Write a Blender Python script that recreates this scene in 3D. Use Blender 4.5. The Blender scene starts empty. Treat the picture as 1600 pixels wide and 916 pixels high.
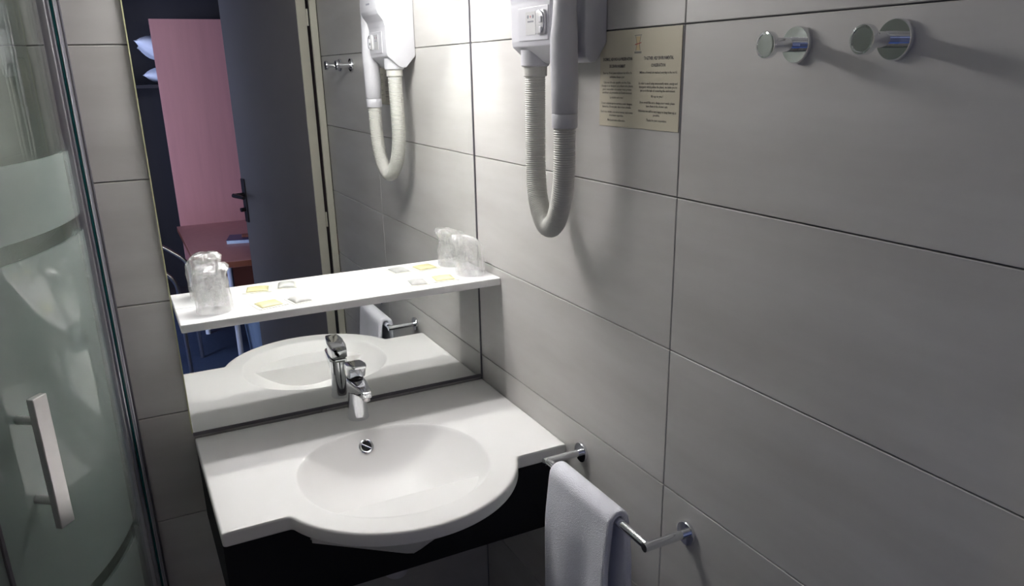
import bpy, bmesh, math, random
from mathutils import Vector, Matrix
random.seed(7)
S = bpy.context.scene
C = S.collection
PI = math.pi

# ------------------------------------------------------------------ camera, world, lights, exposure
cd = bpy.data.cameras.new('camera')
cam = bpy.data.objects.new('camera', cd); C.objects.link(cam)
cam.location = (-0.92139, -2.04519, 1.73347)
cam.rotation_euler = (1.24929, 0.01961, -0.47301)
cd.sensor_width = 36.0
cd.lens = 1212.412 / 1600 * 36
cd.shift_y = 52.115 / 1600
cd.clip_start = 0.02
S.camera = cam

w = bpy.data.worlds.new('world'); S.world = w; w.use_nodes = True
w.node_tree.nodes['Background'].inputs[0].default_value = (0.42, 0.62, 1.0, 1)
w.node_tree.nodes['Background'].inputs[1].default_value = 1.0

# daylight entering the bedroom through its window
dl = bpy.data.lights.new('window_daylight', 'AREA'); dl.shape = 'RECTANGLE'; dl.size = 1.45; dl.size_y = 1.3
dl.energy = 225; dl.color = (0.54, 0.62, 1.0)
dlo = bpy.data.objects.new('window_daylight', dl); C.objects.link(dlo)
dlo.location = (-2.675, -1.628, 1.45); dlo.rotation_euler = (-PI/2, 0, 0)
LAMP_STRENGTH = 78.0

S.view_settings.view_transform = 'Standard'
S.view_settings.look = 'None'
S.view_settings.exposure = 0.0
S.view_settings.gamma = 1.0
S.view_settings.use_curve_mapping = False
S.cycles.use_denoising = True
S.cycles.max_bounces = 16
S.cycles.transparent_max_bounces = 24
S.cycles.sample_clamp_indirect = 0.0
S.cycles.blur_glossy = 0.0
S.cycles.caustics_reflective = True

# ------------------------------------------------------------------ materials
def nodes(name):
    m = bpy.data.materials.new(name); m.use_nodes = True
    nt = m.node_tree
    return m, nt, nt.nodes['Principled BSDF']

def mat(name, col, rough=0.5, metal=0.0, bump=0.0, bscale=200.0, vary=0.0, vscale=6.0, coat=0.0, stretch=(1, 1, 1), ior=None, spec=None):
    m, nt, b = nodes(name)
    b.inputs['Base Color'].default_value = (*col, 1)
    b.inputs['Roughness'].default_value = rough
    b.inputs['Metallic'].default_value = metal
    if spec is not None: b.inputs['Specular IOR Level'].default_value = spec
    if coat: b.inputs['Coat Weight'].default_value = coat; b.inputs['Coat Roughness'].default_value = 0.08
    if bump or vary:
        tc = nt.nodes.new('ShaderNodeTexCoord'); mp = nt.nodes.new('ShaderNodeMapping')
        mp.inputs['Scale'].default_value = stretch
        nt.links.new(tc.outputs['Object'], mp.inputs['Vector'])
    if vary:
        n = nt.nodes.new('ShaderNodeTexNoise'); n.inputs['Scale'].default_value = vscale; n.inputs['Detail'].default_value = 4
        nt.links.new(mp.outputs[0], n.inputs['Vector'])
        mx = nt.nodes.new('ShaderNodeMix'); mx.data_type = 'RGBA'
        mx.inputs[6].default_value = (*[c * (1 - vary) for c in col], 1)
        mx.inputs[7].default_value = (*[min(1, c * (1 + vary)) for c in col], 1)
        nt.links.new(n.outputs[0], mx.inputs[0]); nt.links.new(mx.outputs[2], b.inputs['Base Color'])
    if bump:
        n2 = nt.nodes.new('ShaderNodeTexNoise'); n2.inputs['Scale'].default_value = bscale; n2.inputs['Detail'].default_value = 3
        nt.links.new(mp.outputs[0], n2.inputs['Vector'])
        bp = nt.nodes.new('ShaderNodeBump'); bp.inputs['Strength'].default_value = bump; bp.inputs['Distance'].default_value = 0.002
        nt.links.new(n2.outputs[0], bp.inputs['Height']); nt.links.new(bp.outputs[0], b.inputs['Normal'])
    return m

M = {}
def tile_mat():
    m, nt, b = nodes('tile')
    tc = nt.nodes.new('ShaderNodeTexCoord'); mp = nt.nodes.new('ShaderNodeMapping')
    oi = nt.nodes.new('ShaderNodeObjectInfo')
    mp.inputs['Scale'].default_value = (1.3, 1.3, 7.0)
    ad = nt.nodes.new('ShaderNodeVectorMath'); ad.operation = 'ADD'
    ml = nt.nodes.new('ShaderNodeMath'); ml.operation = 'MULTIPLY'; ml.inputs[1].default_value = 37.0
    nt.links.new(oi.outputs['Random'], ml.inputs[0])
    nt.links.new(tc.outputs['Object'], mp.inputs['Vector'])
    nt.links.new(mp.outputs[0], ad.inputs[0]); nt.links.new(ml.outputs[0], ad.inputs[1])
    n = nt.nodes.new('ShaderNodeTexNoise'); n.inputs['Scale'].default_value = 1.6; n.inputs['Detail'].default_value = 5; n.inputs['Roughness'].default_value = 0.55
    nt.links.new(ad.outputs[0], n.inputs['Vector'])
    cr = nt.nodes.new('ShaderNodeValToRGB')
    cr.color_ramp.elements[0].position = 0.3; cr.color_ramp.elements[0].color = (0.472, 0.456, 0.436, 1)
    cr.color_ramp.elements[1].position = 0.72; cr.color_ramp.elements[1].color = (0.562, 0.548, 0.530, 1)
    nt.links.new(n.outputs[0], cr.inputs[0]); nt.links.new(cr.outputs[0], b.inputs['Base Color'])
    b.inputs['Roughness'].default_value = 0.42
    b.inputs['Specular IOR Level'].default_value = 0.4
    return m
M['tile'] = tile_mat()
M['grout'] = mat('grout', (0.22, 0.215, 0.23), 0.9)
M['floor'] = mat('floor_tile', (0.22, 0.22, 0.225), 0.5, vary=0.15)
M['ceiling'] = mat('ceiling_paint', (0.55, 0.55, 0.55), 0.9)
M['basin'] = mat('white_resin', (0.75, 0.74, 0.73), 0.5, vary=0.01)
M['shelf'] = mat('white_laminate', (0.76, 0.755, 0.755), 0.4, vary=0.015)
M['black'] = mat('black_laminate', (0.006, 0.006, 0.009), 0.6, vary=0.15, spec=0.25)
M['chrome'] = mat('chrome', (0.78, 0.79, 0.82), 0.07, 1.0)
M['steel'] = mat('brushed_steel', (0.62, 0.60, 0.60), 0.28, 1.0, bump=0.08, bscale=60, stretch=(30, 30, 1))
M['alu'] = mat('anodised_aluminium', (0.55, 0.54, 0.58), 0.32, 1.0, vary=0.04)
M['plastic'] = mat('white_plastic', (0.58, 0.575, 0.61), 0.32, vary=0.01)
M['hose'] = mat('ivory_hose_plastic', (0.58, 0.57, 0.535), 0.42, vary=0.03)
M['greyprint'] = mat('grey_print', (0.16, 0.16, 0.2), 0.5)
M['redprint'] = mat('red_print', (0.45, 0.12, 0.12), 0.5)
M['clearplastic'] = mat('pale_switch_plastic', (0.60, 0.595, 0.60), 0.15)
M['card'] = mat('laminated_cream_paper', (0.58, 0.535, 0.42), 0.25, vary=0.03, coat=0.5)
M['ink'] = mat('dark_ink', (0.035, 0.03, 0.04), 0.6)
M['ink_red'] = mat('red_ink', (0.35, 0.03, 0.03), 0.5)
M['ink_gold'] = mat('gold_ink', (0.52, 0.40, 0.22), 0.5)
M['ink_grey'] = mat('grey_ink', (0.12, 0.12, 0.12), 0.6)
M['towel'] = mat('terry_cloth', (0.80, 0.80, 0.87), 0.95, bump=0.9, bscale=420, vary=0.04, vscale=30)
M['seal'] = mat('dark_sealant', (0.10, 0.095, 0.11), 0.6)
M['edge'] = mat('ground_mirror_edge', (0.62, 0.62, 0.36), 0.3)
M['cream'] = mat('cream_paint', (0.56, 0.54, 0.46), 0.45, vary=0.03)
M['door'] = mat('grey_door_paint', (0.17, 0.155, 0.145), 0.5, vary=0.06)
M['darkmetal'] = mat('dark_bronze', (0.05, 0.045, 0.05), 0.35, 0.8)
M['wood'] = mat('pink_cherry_veneer', (0.50, 0.225, 0.205), 0.45, vary=0.10, vscale=3.0, stretch=(9, 9, 0.7))
M['woodedge'] = mat('cherry_edge_band', (0.24, 0.075, 0.045), 0.5, vary=0.1)
M['bedwall'] = mat('bedroom_wall_paint', (0.13, 0.125, 0.13), 0.8, vary=0.06)
M['darkpanel'] = mat('dark_wenge', (0.018, 0.014, 0.016), 0.6, vary=0.2)
M['carpet'] = mat('navy_carpet', (0.03, 0.05, 0.10), 0.95, bump=0.6, bscale=300, vary=0.2, vscale=40)
M['linen'] = mat('white_linen', (0.80, 0.82, 0.88), 0.8, vary=0.03)
M['binblue'] = mat('pale_blue_plastic', (0.45, 0.58, 0.75), 0.4)
M['magblue'] = mat('blue_cover_print', (0.03, 0.06, 0.16), 0.4)
M['maglight'] = mat('pale_paper', (0.55, 0.66, 0.75), 0.5, vary=0.25, vscale=60)
M['pvc'] = mat('white_pvc', (0.62, 0.61, 0.66), 0.35)
M['tray'] = mat('white_acrylic', (0.8, 0.8, 0.8), 0.25)
M['dark'] = mat('dark_hole', (0.01, 0.01, 0.012), 0.6)

def mirror_mat():
    m, nt, b = nodes('silvered_mirror')
    b.inputs['Base Color'].default_value = (0.90, 0.915, 0.90, 1); b.inputs['Metallic'].default_value = 1.0; b.inputs['Roughness'].default_value = 0.0
    return m
M['mirror'] = mirror_mat()

def schlick(nt, f0=0.09, normal=None):
    lw = nt.nodes.new('ShaderNodeLayerWeight'); lw.inputs['Blend'].default_value = 0.5
    if normal: nt.links.new(normal, lw.inputs['Normal'])
    pw = nt.nodes.new('ShaderNodeMath'); pw.operation = 'POWER'; pw.inputs[1].default_value = 5.0; nt.links.new(lw.outputs['Facing'], pw.inputs[0])
    ma = nt.nodes.new('ShaderNodeMath'); ma.operation = 'MULTIPLY_ADD'; ma.inputs[1].default_value = 1 - f0; ma.inputs[2].default_value = f0; nt.links.new(pw.outputs[0], ma.inputs[0])
    return ma

def thin_glass(name, tint, frost_bands=None, frost_amount=0.62):
    """thin pane: straight-through transmission + Fresnel reflection; etched film between given heights"""
    m = bpy.data.materials.new(name); m.use_nodes = True; nt = m.node_tree; nt.nodes.clear()
    out = nt.nodes.new('ShaderNodeOutputMaterial')
    tr = nt.nodes.new('ShaderNodeBsdfTransparent'); tr.inputs[0].default_value = (*tint, 1)
    gl = nt.nodes.new('ShaderNodeBsdfGlossy'); gl.inputs['Roughness'].default_value = 0.0; gl.inputs[0].default_value = (1, 1, 1, 1)
    fr = schlick(nt)
    base = tr
    if frost_bands:
        tc = nt.nodes.new('ShaderNodeTexCoord'); sp = nt.nodes.new('ShaderNodeSeparateXYZ')
        nt.links.new(tc.outputs['Object'], sp.inputs[0])
        prev = None
        for z0, z1 in frost_bands:
            a = nt.nodes.new('ShaderNodeMath'); a.operation = 'GREATER_THAN'; a.inputs[1].default_value = z0; nt.links.new(sp.outputs[2], a.inputs[0])
            c = nt.nodes.new('ShaderNodeMath'); c.operation = 'LESS_THAN'; c.inputs[1].default_value = z1; nt.links.new(sp.outputs[2], c.inputs[0])
            d = nt.nodes.new('ShaderNodeMath'); d.operation = 'MULTIPLY'; nt.links.new(a.outputs[0], d.inputs[0]); nt.links.new(c.outputs[0], d.inputs[1])
            if prev:
                e = nt.nodes.new('ShaderNodeMath'); e.operation = 'ADD'; nt.links.new(prev.outputs[0], e.inputs[0]); nt.links.new(d.outputs[0], e.inputs[1]); d = e
            prev = d
        df = nt.nodes.new('ShaderNodeBsdfDiffuse'); df.inputs[0].default_value = (0.42, 0.475, 0.46, 1)
        tl = nt.nodes.new('ShaderNodeBsdfTranslucent'); tl.inputs[0].default_value = (0.44, 0.50, 0.485, 1)
        m1 = nt.nodes.new('ShaderNodeMixShader'); m1.inputs[0].default_value = 0.5
        nt.links.new(df.outputs[0], m1.inputs[1]); nt.links.new(tl.outputs[0], m1.inputs[2])
        am = nt.nodes.new('ShaderNodeMath'); am.operation = 'MULTIPLY'; am.inputs[1].default_value = frost_amount; nt.links.new(prev.outputs[0], am.inputs[0])
        m2 = nt.nodes.new('ShaderNodeMixShader'); nt.links.new(am.outputs[0], m2.inputs[0]); nt.links.new(tr.outputs[0], m2.inputs[1]); nt.links.new(m1.outputs[0], m2.inputs[2])
        base = m2
    mx = nt.nodes.new('ShaderNodeMixShader')
    nt.links.new(fr.outputs[0], mx.inputs[0]); nt.links.new(base.outputs[0], mx.inputs[1]); nt.links.new(gl.outputs[0], mx.inputs[2])
    nt.links.new(mx.outputs[0], out.inputs[0])
    return m
M['shower_glass'] = thin_glass('shower_glass', (0.90, 0.96, 0.93), [(0.0, 0.685), (0.72, 1.415), (1.45, 1.585)])
M['pane'] = thin_glass('window_glass', (0.97, 0.98, 0.98))
M['glass_edge'] = mat('green_glass_edge', (0.005, 0.10, 0.105), 0.15)
M['glass_edge2'] = mat('pale_green_seal', (0.22, 0.32, 0.26), 0.3)

def film(name, tint, white, gloss_rough, bump, scale, body=(0.95, 0.95, 0.95), f0=0.05):
    m = bpy.data.materials.new(name); m.use_nodes = True; nt = m.node_tree; nt.nodes.clear()
    out = nt.nodes.new('ShaderNodeOutputMaterial')
    tr = nt.nodes.new('ShaderNodeBsdfTransparent'); tr.inputs[0].default_value = (*tint, 1)
    df = nt.nodes.new('ShaderNodeBsdfTranslucent'); df.inputs[0].default_value = (*body, 1)
    d2 = nt.nodes.new('ShaderNodeBsdfDiffuse'); d2.inputs[0].default_value = (*body, 1)
    gl = nt.nodes.new('ShaderNodeBsdfGlossy'); gl.inputs['Roughness'].default_value = gloss_rough
    tc = nt.nodes.new('ShaderNodeTexCoord'); n = nt.nodes.new('ShaderNodeTexNoise'); n.inputs['Scale'].default_value = scale; n.inputs['Detail'].default_value = 4
    nt.links.new(tc.outputs['Object'], n.inputs['Vector'])
    bp = nt.nodes.new('ShaderNodeBump'); bp.inputs['Strength'].default_value = bump; bp.inputs['Distance'].default_value = 0.004
    nt.links.new(n.outputs[0], bp.inputs['Height'])
    for x in (gl, d2): nt.links.new(bp.outputs[0], x.inputs['Normal'])
    lw = schlick(nt, f0, bp.outputs[0])
    a = nt.nodes.new('ShaderNodeMixShader'); a.inputs[0].default_value = 0.5; nt.links.new(df.outputs[0], a.inputs[1]); nt.links.new(d2.outputs[0], a.inputs[2])
    b = nt.nodes.new('ShaderNodeMixShader'); b.inputs[0].default_value = white; nt.links.new(tr.outputs[0], b.inputs[1]); nt.links.new(a.outputs[0], b.inputs[2])
    c = nt.nodes.new('ShaderNodeMixShader'); nt.links.new(lw.outputs[0], c.inputs[0]); nt.links.new(b.outputs[0], c.inputs[1]); nt.links.new(gl.outputs[0], c.inputs[2])
    nt.links.new(c.outputs[0], out.inputs[0])
    return m
M['wrap'] = film('crinkled_cellophane', (0.99, 0.99, 0.99), 0.24, 0.12, 1.0, 60, f0=0.15)
M['tumbler'] = film('clear_tumbler_plastic', (0.99, 0.99, 0.99), 0.10, 0.03, 0.05, 20)
M['sachet_yellow'] = mat('yellow_gel_sachet', (0.72, 0.665, 0.38), 0.25, vary=0.22, vscale=28, bump=0.2, bscale=60)
M['sachet_margin'] = mat('milky_sachet_film', (0.70, 0.685, 0.60), 0.3, vary=0.03)
M['sachet_silver'] = mat('silver_soap_wrapper', (0.50, 0.50, 0.485), 0.3, vary=0.3, vscale=45, bump=0.3, bscale=80)

def emit(name, col, s):
    m = bpy.data.materials.new(name); m.use_nodes = True; nt = m.node_tree; nt.nodes.clear()
    o = nt.nodes.new('ShaderNodeOutputMaterial'); e = nt.nodes.new('ShaderNodeEmission')
    e.inputs[0].default_value = (*col, 1); e.inputs[1].default_value = s
    nt.links.new(e.outputs[0], o.inputs[0]); return m
M['lamp'] = emit('lamp_diffuser_glow', (1.0, 0.990, 0.970), LAMP_STRENGTH)

# ------------------------------------------------------------------ mesh helpers
def link(name, me, m, parent=None, smooth=False):
    if isinstance(me, bmesh.types.BMesh):
        bm = me; me = bpy.data.meshes.new(name)
        bmesh.ops.recalc_face_normals(bm, faces=bm.faces)
        bm.to_mesh(me); bm.free()
    o = bpy.data.objects.new(name, me); C.objects.link(o)
    for k in (m if isinstance(m, (list, tuple)) else [m]):
        if len(me.materials) < (len(m) if isinstance(m, (list, tuple)) else 1): me.materials.append(M[k])
    if smooth:
        for p in me.polygons: p.use_smooth = True
    if parent: o.parent = parent
    return o

def autosmooth(o, ang=35):
    me = o.data
    for p in me.polygons: p.use_smooth = True
    bm = bmesh.new(); bm.from_mesh(me)
    for e in bm.edges:
        e.smooth = not (len(e.link_faces) == 2 and e.calc_face_angle(0) > math.radians(ang))
    bm.to_mesh(me); bm.free()
    return o

def root(name, label, cat, loc=(0, 0, 0), group=None, rotz=0):
    o = bpy.data.objects.new(name, None); C.objects.link(o)
    o.location = loc; o.rotation_euler = (0, 0, rotz); o.empty_display_size = 0.05
    o['label'] = label; o['category'] = cat
    if group: o['group'] = group
    return o
def tag(o, label, cat, group=None):
    o['label'] = label; o['category'] = cat
    if group: o['group'] = group
    return o
def struct(o, label=None, cat=None):
    o['kind'] = 'structure'
    if label: o['label'] = label; o['category'] = cat
    return o

def box(bm, x0, x1, y0, y1, z0, z1, bev=0.0, seg=2):
    t = bmesh.new()
    bmesh.ops.create_cube(t, size=1.0)
    for v in t.verts:
        v.co = Vector(((x0 + x1) / 2 + v.co.x * abs(x1 - x0), (y0 + y1) / 2 + v.co.y * abs(y1 - y0), (z0 + z1) / 2 + v.co.z * abs(z1 - z0)))
    if bev:
        bmesh.ops.bevel(t, geom=t.edges[:], offset=bev, segments=seg, affect='EDGES', profile=0.5)
    me = bpy.data.meshes.new('t'); t.to_mesh(me); t.free(); bm.from_mesh(me); bpy.data.meshes.remove(me)
    return bm
def B(*a, **k): return box(bmesh.new(), *a, **k)

def frame_from(d):
    d = Vector(d).normalized(); up = Vector((0, 0, 1)) if abs(d.z) < 0.9 else Vector((1, 0, 0))
    u = d.cross(up).normalized(); v = u.cross(d).normalized()
    return u, v

def tube(bm, pts, rad, n=20, cap=True):
    """sweep circles along pts; rad float or list; parallel transported"""
    pts = [Vector(p) for p in pts]
    if not isinstance(rad, (list, tuple)): rad = [rad] * len(pts)
    tang = []
    for i in range(len(pts)):
        a = pts[max(i - 1, 0)]; b = pts[min(i + 1, len(pts) - 1)]
        t = (b - a)
        if t.length < 1e-9: t = tang[-1] if tang else Vector((0, 0, 1))
        tang.append(t.normalized())
    u, v = frame_from(tang[0]); rings = []
    for i, p in enumerate(pts):
        if i:
            q = tang[i - 1].rotation_difference(tang[i]); u = q @ u; v = q @ v
        rings.append([bm.verts.new(p + (u * math.cos(2 * PI * k / n) + v * math.sin(2 * PI * k / n)) * rad[i]) for k in range(n)])
    for a, b in zip(rings, rings[1:]):
        for k in range(n): bm.faces.new((a[k], a[(k + 1) % n], b[(k + 1) % n], b[k]))
    if cap:
        bm.faces.new(rings[0]); bm.faces.new(rings[-1])
    return bm

def lathe(bm, prof, origin=(0, 0, 0), axis=(0, 0, 1), n=32):
    """prof list of (r, h) along axis from origin; closed at ends where r==0"""
    o = Vector(origin); a = Vector(axis).normalized(); u, v = frame_from(a); rings = []
    for r, h in prof:
        c = o + a * h
        if r < 1e-6: rings.append([bm.verts.new(c)])
        else: rings.append([bm.verts.new(c + (u * math.cos(2 * PI * k / n) + v * math.sin(2 * PI * k / n)) * r) for k in range(n)])
    for A, Bq in zip(rings, rings[1:]):
        for k in range(n):
            k2 = (k + 1) % n
            if len(A) == 1 and len(Bq) == 1: break
            if len(A) == 1: bm.faces.new((A[0], Bq[k2], Bq[k]))
            elif len(Bq) == 1: bm.faces.new((A[k], A[k2], Bq[0]))
            else: bm.faces.new((A[k], A[k2], Bq[k2], Bq[k]))
    return bm

def prism(bm, poly, h0, h1, axis='z', bev=0.0, seg=2):
    """extrude polygon; axis z: poly (x,y); axis y: poly (x,z); axis x: poly (y,z)"""
    def P(a, b, h): return {'z': (a, b, h), 'y': (a, h, b), 'x': (h, a, b)}[axis]
    t = bmesh.new()
    v0 = [t.verts.new(P(a, b, h0)) for a, b in poly]; v1 = [t.verts.new(P(a, b, h1)) for a, b in poly]
    n = len(poly)
    t.faces.new(v0); t.faces.new(v1)
    for i in range(n): t.faces.new((v0[i], v0[(i + 1) % n], v1[(i + 1) % n], v1[i]))
    bmesh.ops.recalc_face_normals(t, faces=t.faces)
    if bev: bmesh.ops.bevel(t, geom=t.edges[:], offset=bev, segments=seg, affect='EDGES', profile=0.5, clamp_overlap=True)
    me = bpy.data.meshes.new('t'); t.to_mesh(me); t.free(); bm.from_mesh(me); bpy.data.meshes.remove(me)
    return bm

def catmull(P, per=12):
    P = [Vector(p) for p in P]; Q = [2 * P[0] - P[1]] + P + [2 * P[-1] - P[-2]]; out = []
    for i in range(1, len(Q) - 2):
        p0, p1, p2, p3 = Q[i - 1:i + 3]
        for k in range(per):
            t = k / per
            out.append(0.5 * ((2 * p1) + (p2 - p0) * t + (2 * p0 - 5 * p1 + 4 * p2 - p3) * t * t + (3 * p1 - p0 - 3 * p2 + p3) * t ** 3))
    out.append(P[-1]); return out
def resample(pts, step):
    L = [0]
    for a, b in zip(pts, pts[1:]): L.append(L[-1] + (b - a).length)
    n = max(2, int(L[-1] / step)); out = []; j = 0
    for i in range(n + 1):
        s = L[-1] * i / n
        while j < len(L) - 2 and L[j + 1] < s: j += 1
        f = (s - L[j]) / max(1e-9, L[j + 1] - L[j]); out.append(pts[j].lerp(pts[j + 1], f))
    return out

def text_mesh(s, size, align='CENTER', bold=0.0):
    c = bpy.data.curves.new('t', 'FONT'); c.body = s; c.size = size; c.align_x = align; c.align_y = 'CENTER'; c.resolution_u = 1
    c.offset = bold
    o = bpy.data.objects.new('t', c); C.objects.link(o)
    bpy.context.view_layer.update()
    me = bpy.data.meshes.new_from_object(o.evaluated_get(bpy.context.evaluated_depsgraph_get()))
    bpy.data.objects.remove(o); bpy.data.curves.remove(c)
    return me

# ------------------------------------------------------------------ room shell (right wall plane x=0, mirror wall plane y=0)
TT = 0.008          # tile thickness
RZ = 2.4
XL = -1.80          # left wall
YF = -1.65          # door wall, inner face
floor = struct(link('floor', B(XL - .1, .1, YF - .1, .1, -.06, 0), 'floor'))
ceiling = struct(link('ceiling', B(XL - .1, .1, YF - .1, .1, RZ, RZ + .06), 'ceiling'))
wall_right = struct(link('wall_right', B(TT, .1, YF, .1, 0, RZ), 'grout'))
wall_back = struct(link('wall_back', B(XL - .1, TT, TT, .1, 0, RZ), 'grout'))
wall_left = struct(link('wall_left', B(XL - .1, XL - TT, YF, TT, 0, RZ), 'grout'))
_tile_cache = {}
def tile_mesh(w, h):
    k = (round(w, 4), round(h, 4))
    if k not in _tile_cache:
        bm = B(-w / 2, w / 2, -TT, 0, -h / 2, h / 2)
        ed = [e for e in bm.edges if all(abs(v.co.y + TT) < 1e-6 for v in e.verts)]
        bmesh.ops.bevel(bm, geom=ed, offset=.0012, segments=1, affect='EDGES')
        me = bpy.data.meshes.new('tile'); bmesh.ops.recalc_face_normals(bm, faces=bm.faces); bm.to_mesh(me); bm.free(); me.materials.append(M['tile'])
        _tile_cache[k] = me
    return _tile_cache[k]
J = .0022
def tiling(parent, cuts, place, rz):
    for i in range(8):
        z0, z1 = i * .3, (i + 1) * .3
        for a, b in zip(cuts, cuts[1:]):
            o = bpy.data.objects.new('tile', tile_mesh(abs(b - a) - J, .3 - J)); C.objects.link(o)
            x, y = place((a + b) / 2); o.location = (x, y, (z0 + z1) / 2); o.rotation_euler = (0, 0, rz); o.parent = parent
# tile local: face looks to -y, back at y=0
tiling(wall_right, [0.0, -.904, YF], lambda c: (TT, c), -PI / 2)
tiling(wall_back, [XL, -1.40, -.50, 0.0], lambda c: (c, TT), 0)
tiling(wall_left, [0.0, -.90, YF], lambda c: (XL - TT, c), PI / 2)

# door wall with its opening; the doorway the photograph is taken through
OX0, OX1, OZ = -1.08, -.034, 2.12
wf = B(XL - .1, OX0 - .012, YF - .10, YF, 0, RZ)
box(wf, OX0 - .012, OX1 + .03, YF - .10, YF, OZ + .03, RZ)
wall_front = struct(link('wall_front', wf, 'tile'))
fr = bmesh.new()
box(fr, OX1, -.002, YF - .10, YF + .004, 0, OZ, .003, 1)
box(fr, OX0 - .010, OX0, YF - .10, YF + .004, 0, OZ, .002, 1)
box(fr, OX0 - .010, -.002, YF - .10, YF + .004, OZ, OZ + .028, .003, 1)
trim = struct(link('trim_1', fr, 'cream'))
link('door_gap_shade', B(OX1 - .0025, OX1 - .0002, YF - .098, YF - .004, .01, OZ - .004), 'dark', trim)  # black strip paints in the shade of the crevice between jamb and leaf

# door leaf, opened outward into the bedroom
HX, HY = -.088, YF - .008
leaf_end = Vector((-.311, -2.385))
ld = (leaf_end - Vector((HX - .0, HY))); LW = ld.length; la = math.atan2(ld.y, ld.x)
door = bpy.data.objects.new('door_1', None); C.objects.link(door); door.location = (HX, HY, 0); door.rotation_euler = (0, 0, la); door['kind'] = 'structure'
# local: x along the leaf from hinge, y across; visible face (towards the mirror) is local -y side here
TH = .046
leaf = link('door_leaf', B(.004, LW, 0, TH, .012, 2.10, .002, 1), 'door', door)
link('edge_band', B(0, .0045, .0005, TH - .0005, .012, 2.10), 'cream', door)
for z in (.20, 1.06, 1.965):
    hb = bmesh.new(); tube(hb, [(.002, TH + .0065, z - .035), (.002, TH + .0065, z + .035)], .006, 12)
    autosmooth(link('hinge', hb, 'cream', door))
yf = -.001
ep = link('escutcheon', prism(bmesh.new(), [(LW - .046, .965), (LW - .008, .965), (LW - .008, 1.20), (LW - .046, 1.20)], -.008, 0, 'y', .003), 'darkmetal', door)
for sd, y0 in ((-1, 0.0), (1, TH)):
    lv = bmesh.new()
    tube(lv, [(LW - .027, y0 + sd * .006, 1.115), (LW - .027, y0 + sd * .060, 1.115)], .011, 14)
    tube(lv, [(LW - .020, y0 + sd * .060, 1.115), (LW - .06, y0 + sd * .062, 1.115), (LW - .135, y0 + sd * .060, 1.113)], [.012, .011, .009], 14)
    autosmooth(link('lever_handle', lv, 'darkmetal', door))
    kb = bmesh.new(); tube(kb, [(LW - .027, y0 + sd * .006, 1.035), (LW - .027, y0 + sd * .034, 1.035)], .011, 14)
    autosmooth(link('thumb_turn', kb, 'darkmetal', door))

# ------------------------------------------------------------------ mirror
mr = root('wall_mirror', 'large frameless wall mirror above the white washbasin', 'mirror', (-.4235, 0, .836))
mb = B(-.4185, .4195, -.004, -.0005, 0, 1.10)
mo = link('mirror_glass', mb, ['mirror', 'edge'], mr)
mo.data.materials.clear(); mo.data.materials.append(M['mirror']); mo.data.materials.append(M['edge'])
for p in mo.data.polygons: p.material_index = 0 if abs(p.normal.y) > .9 and p.center.y < -.003 else 1
link('edge_strip', B(-.4212, -.4188, -.0055, -.0003, 0, 1.10), 'edge', mr)
link('sealant_strip', B(.4195, .4232, -.0065, -.0005, -.008, 1.10), 'seal', mr)
link('bottom_channel', B(-.4185, .4195, -.0065, -.0003, -.0085, -.0002), 'seal', mr)

# ------------------------------------------------------------------ lamp above the mirror (just out of the picture)
lm = root('mirror_lamp', 'white tube lamp fixed on the wall above the mirror', 'lamp', (-.425, 0, 2.065))
LX = .275
link('uplight_blocker', B(-LX - .02, LX + .02, -.092, -.0045, .0225, .040, .002, 1), 'plastic', lm)  # unseen hood, added to hold back the tube's upward light
link('wall_plate', B(-LX - .02, LX + .02, -.045, -.0045, -.025, .035, .004), 'plastic', lm)
tb = bmesh.new(); tube(tb, [(-LX, -.104, -.002), (LX, -.104, -.002)], .024, 24)
autosmooth(link('diffuser', tb, 'lamp', lm))
for sx in (-1, 1):
    eb = B(sx * (LX + .0005), sx * (LX + .018), -.134, -.074, -.029, .022, .003, 1)
    autosmooth(link('end_cap', eb, 'plastic', lm))

# ------------------------------------------------------------------ glass shelf of the mirror
ZS = 1.177
shelf = tag(link('mirror_shelf', B(-.837, -.0015, -.153, -.0055, 1.156, ZS, .0025, 2), 'shelf'), 'long white laminate shelf across the mirror', 'shelf')

# ------------------------------------------------------------------ washbasin with counter
ZC = .821
wb = root('washbasin', 'white washbasin counter with round bulging front and integral bowl', 'washbasin', (-.42, 0, ZC))
def fillet(p0, p1, p2, r, n=8):
    p0, p1, p2 = map(Vector, (p0, p1, p2)); a = (p0 - p1).normalized(); b = (p2 - p1).normalized()
    ang = a.angle(b); d = r / math.tan(ang / 2); s = p1 + a * d; e = p1 + b * d
    return [s * (1 - t) ** 2 + 2 * p1 * t * (1 - t) + e * t * t for t in [i / n for i in range(n + 1)]]
# outline (local x from -.42), counter-clockwise seen from above starting at the back left
XE, YFc, RB, CYB = .4205, -.513, .300, -.400
out = []
def seg(a, b, n):
    a = Vector(a); b = Vector(b)
    for i in range(n): out.append(a.lerp(b, i / n))
xl, xr = -.4205, .4185
th0 = math.asin((-(YFc) + CYB) / RB)  # angle where bulge meets the straight front
nx = math.sqrt(RB ** 2 - (YFc - CYB) ** 2)
seg((xl, -.005), (xl, YFc + .006), 24)
out += fillet((xl, YFc + .03), (xl, YFc), (xl + .05, YFc), .006, 4)
seg((xl + .008, YFc), (-nx - .014, YFc), 10)
arc = []
a0 = PI + math.asin((CYB - YFc) / RB); a1 = 2 * PI - math.asin((CYB - YFc) / RB)
da = .055
f = fillet((-nx - .05, YFc), (-nx, YFc), (RB * math.cos(a0 + .12), CYB + RB * math.sin(a0 + .12)), .016, 8)
out += f
for i in range(90):
    a = a0 + .10 + (a1 - a0 - .20) * i / 89
    out.append(Vector((RB * math.cos(a), CYB + RB * math.sin(a))))
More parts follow.
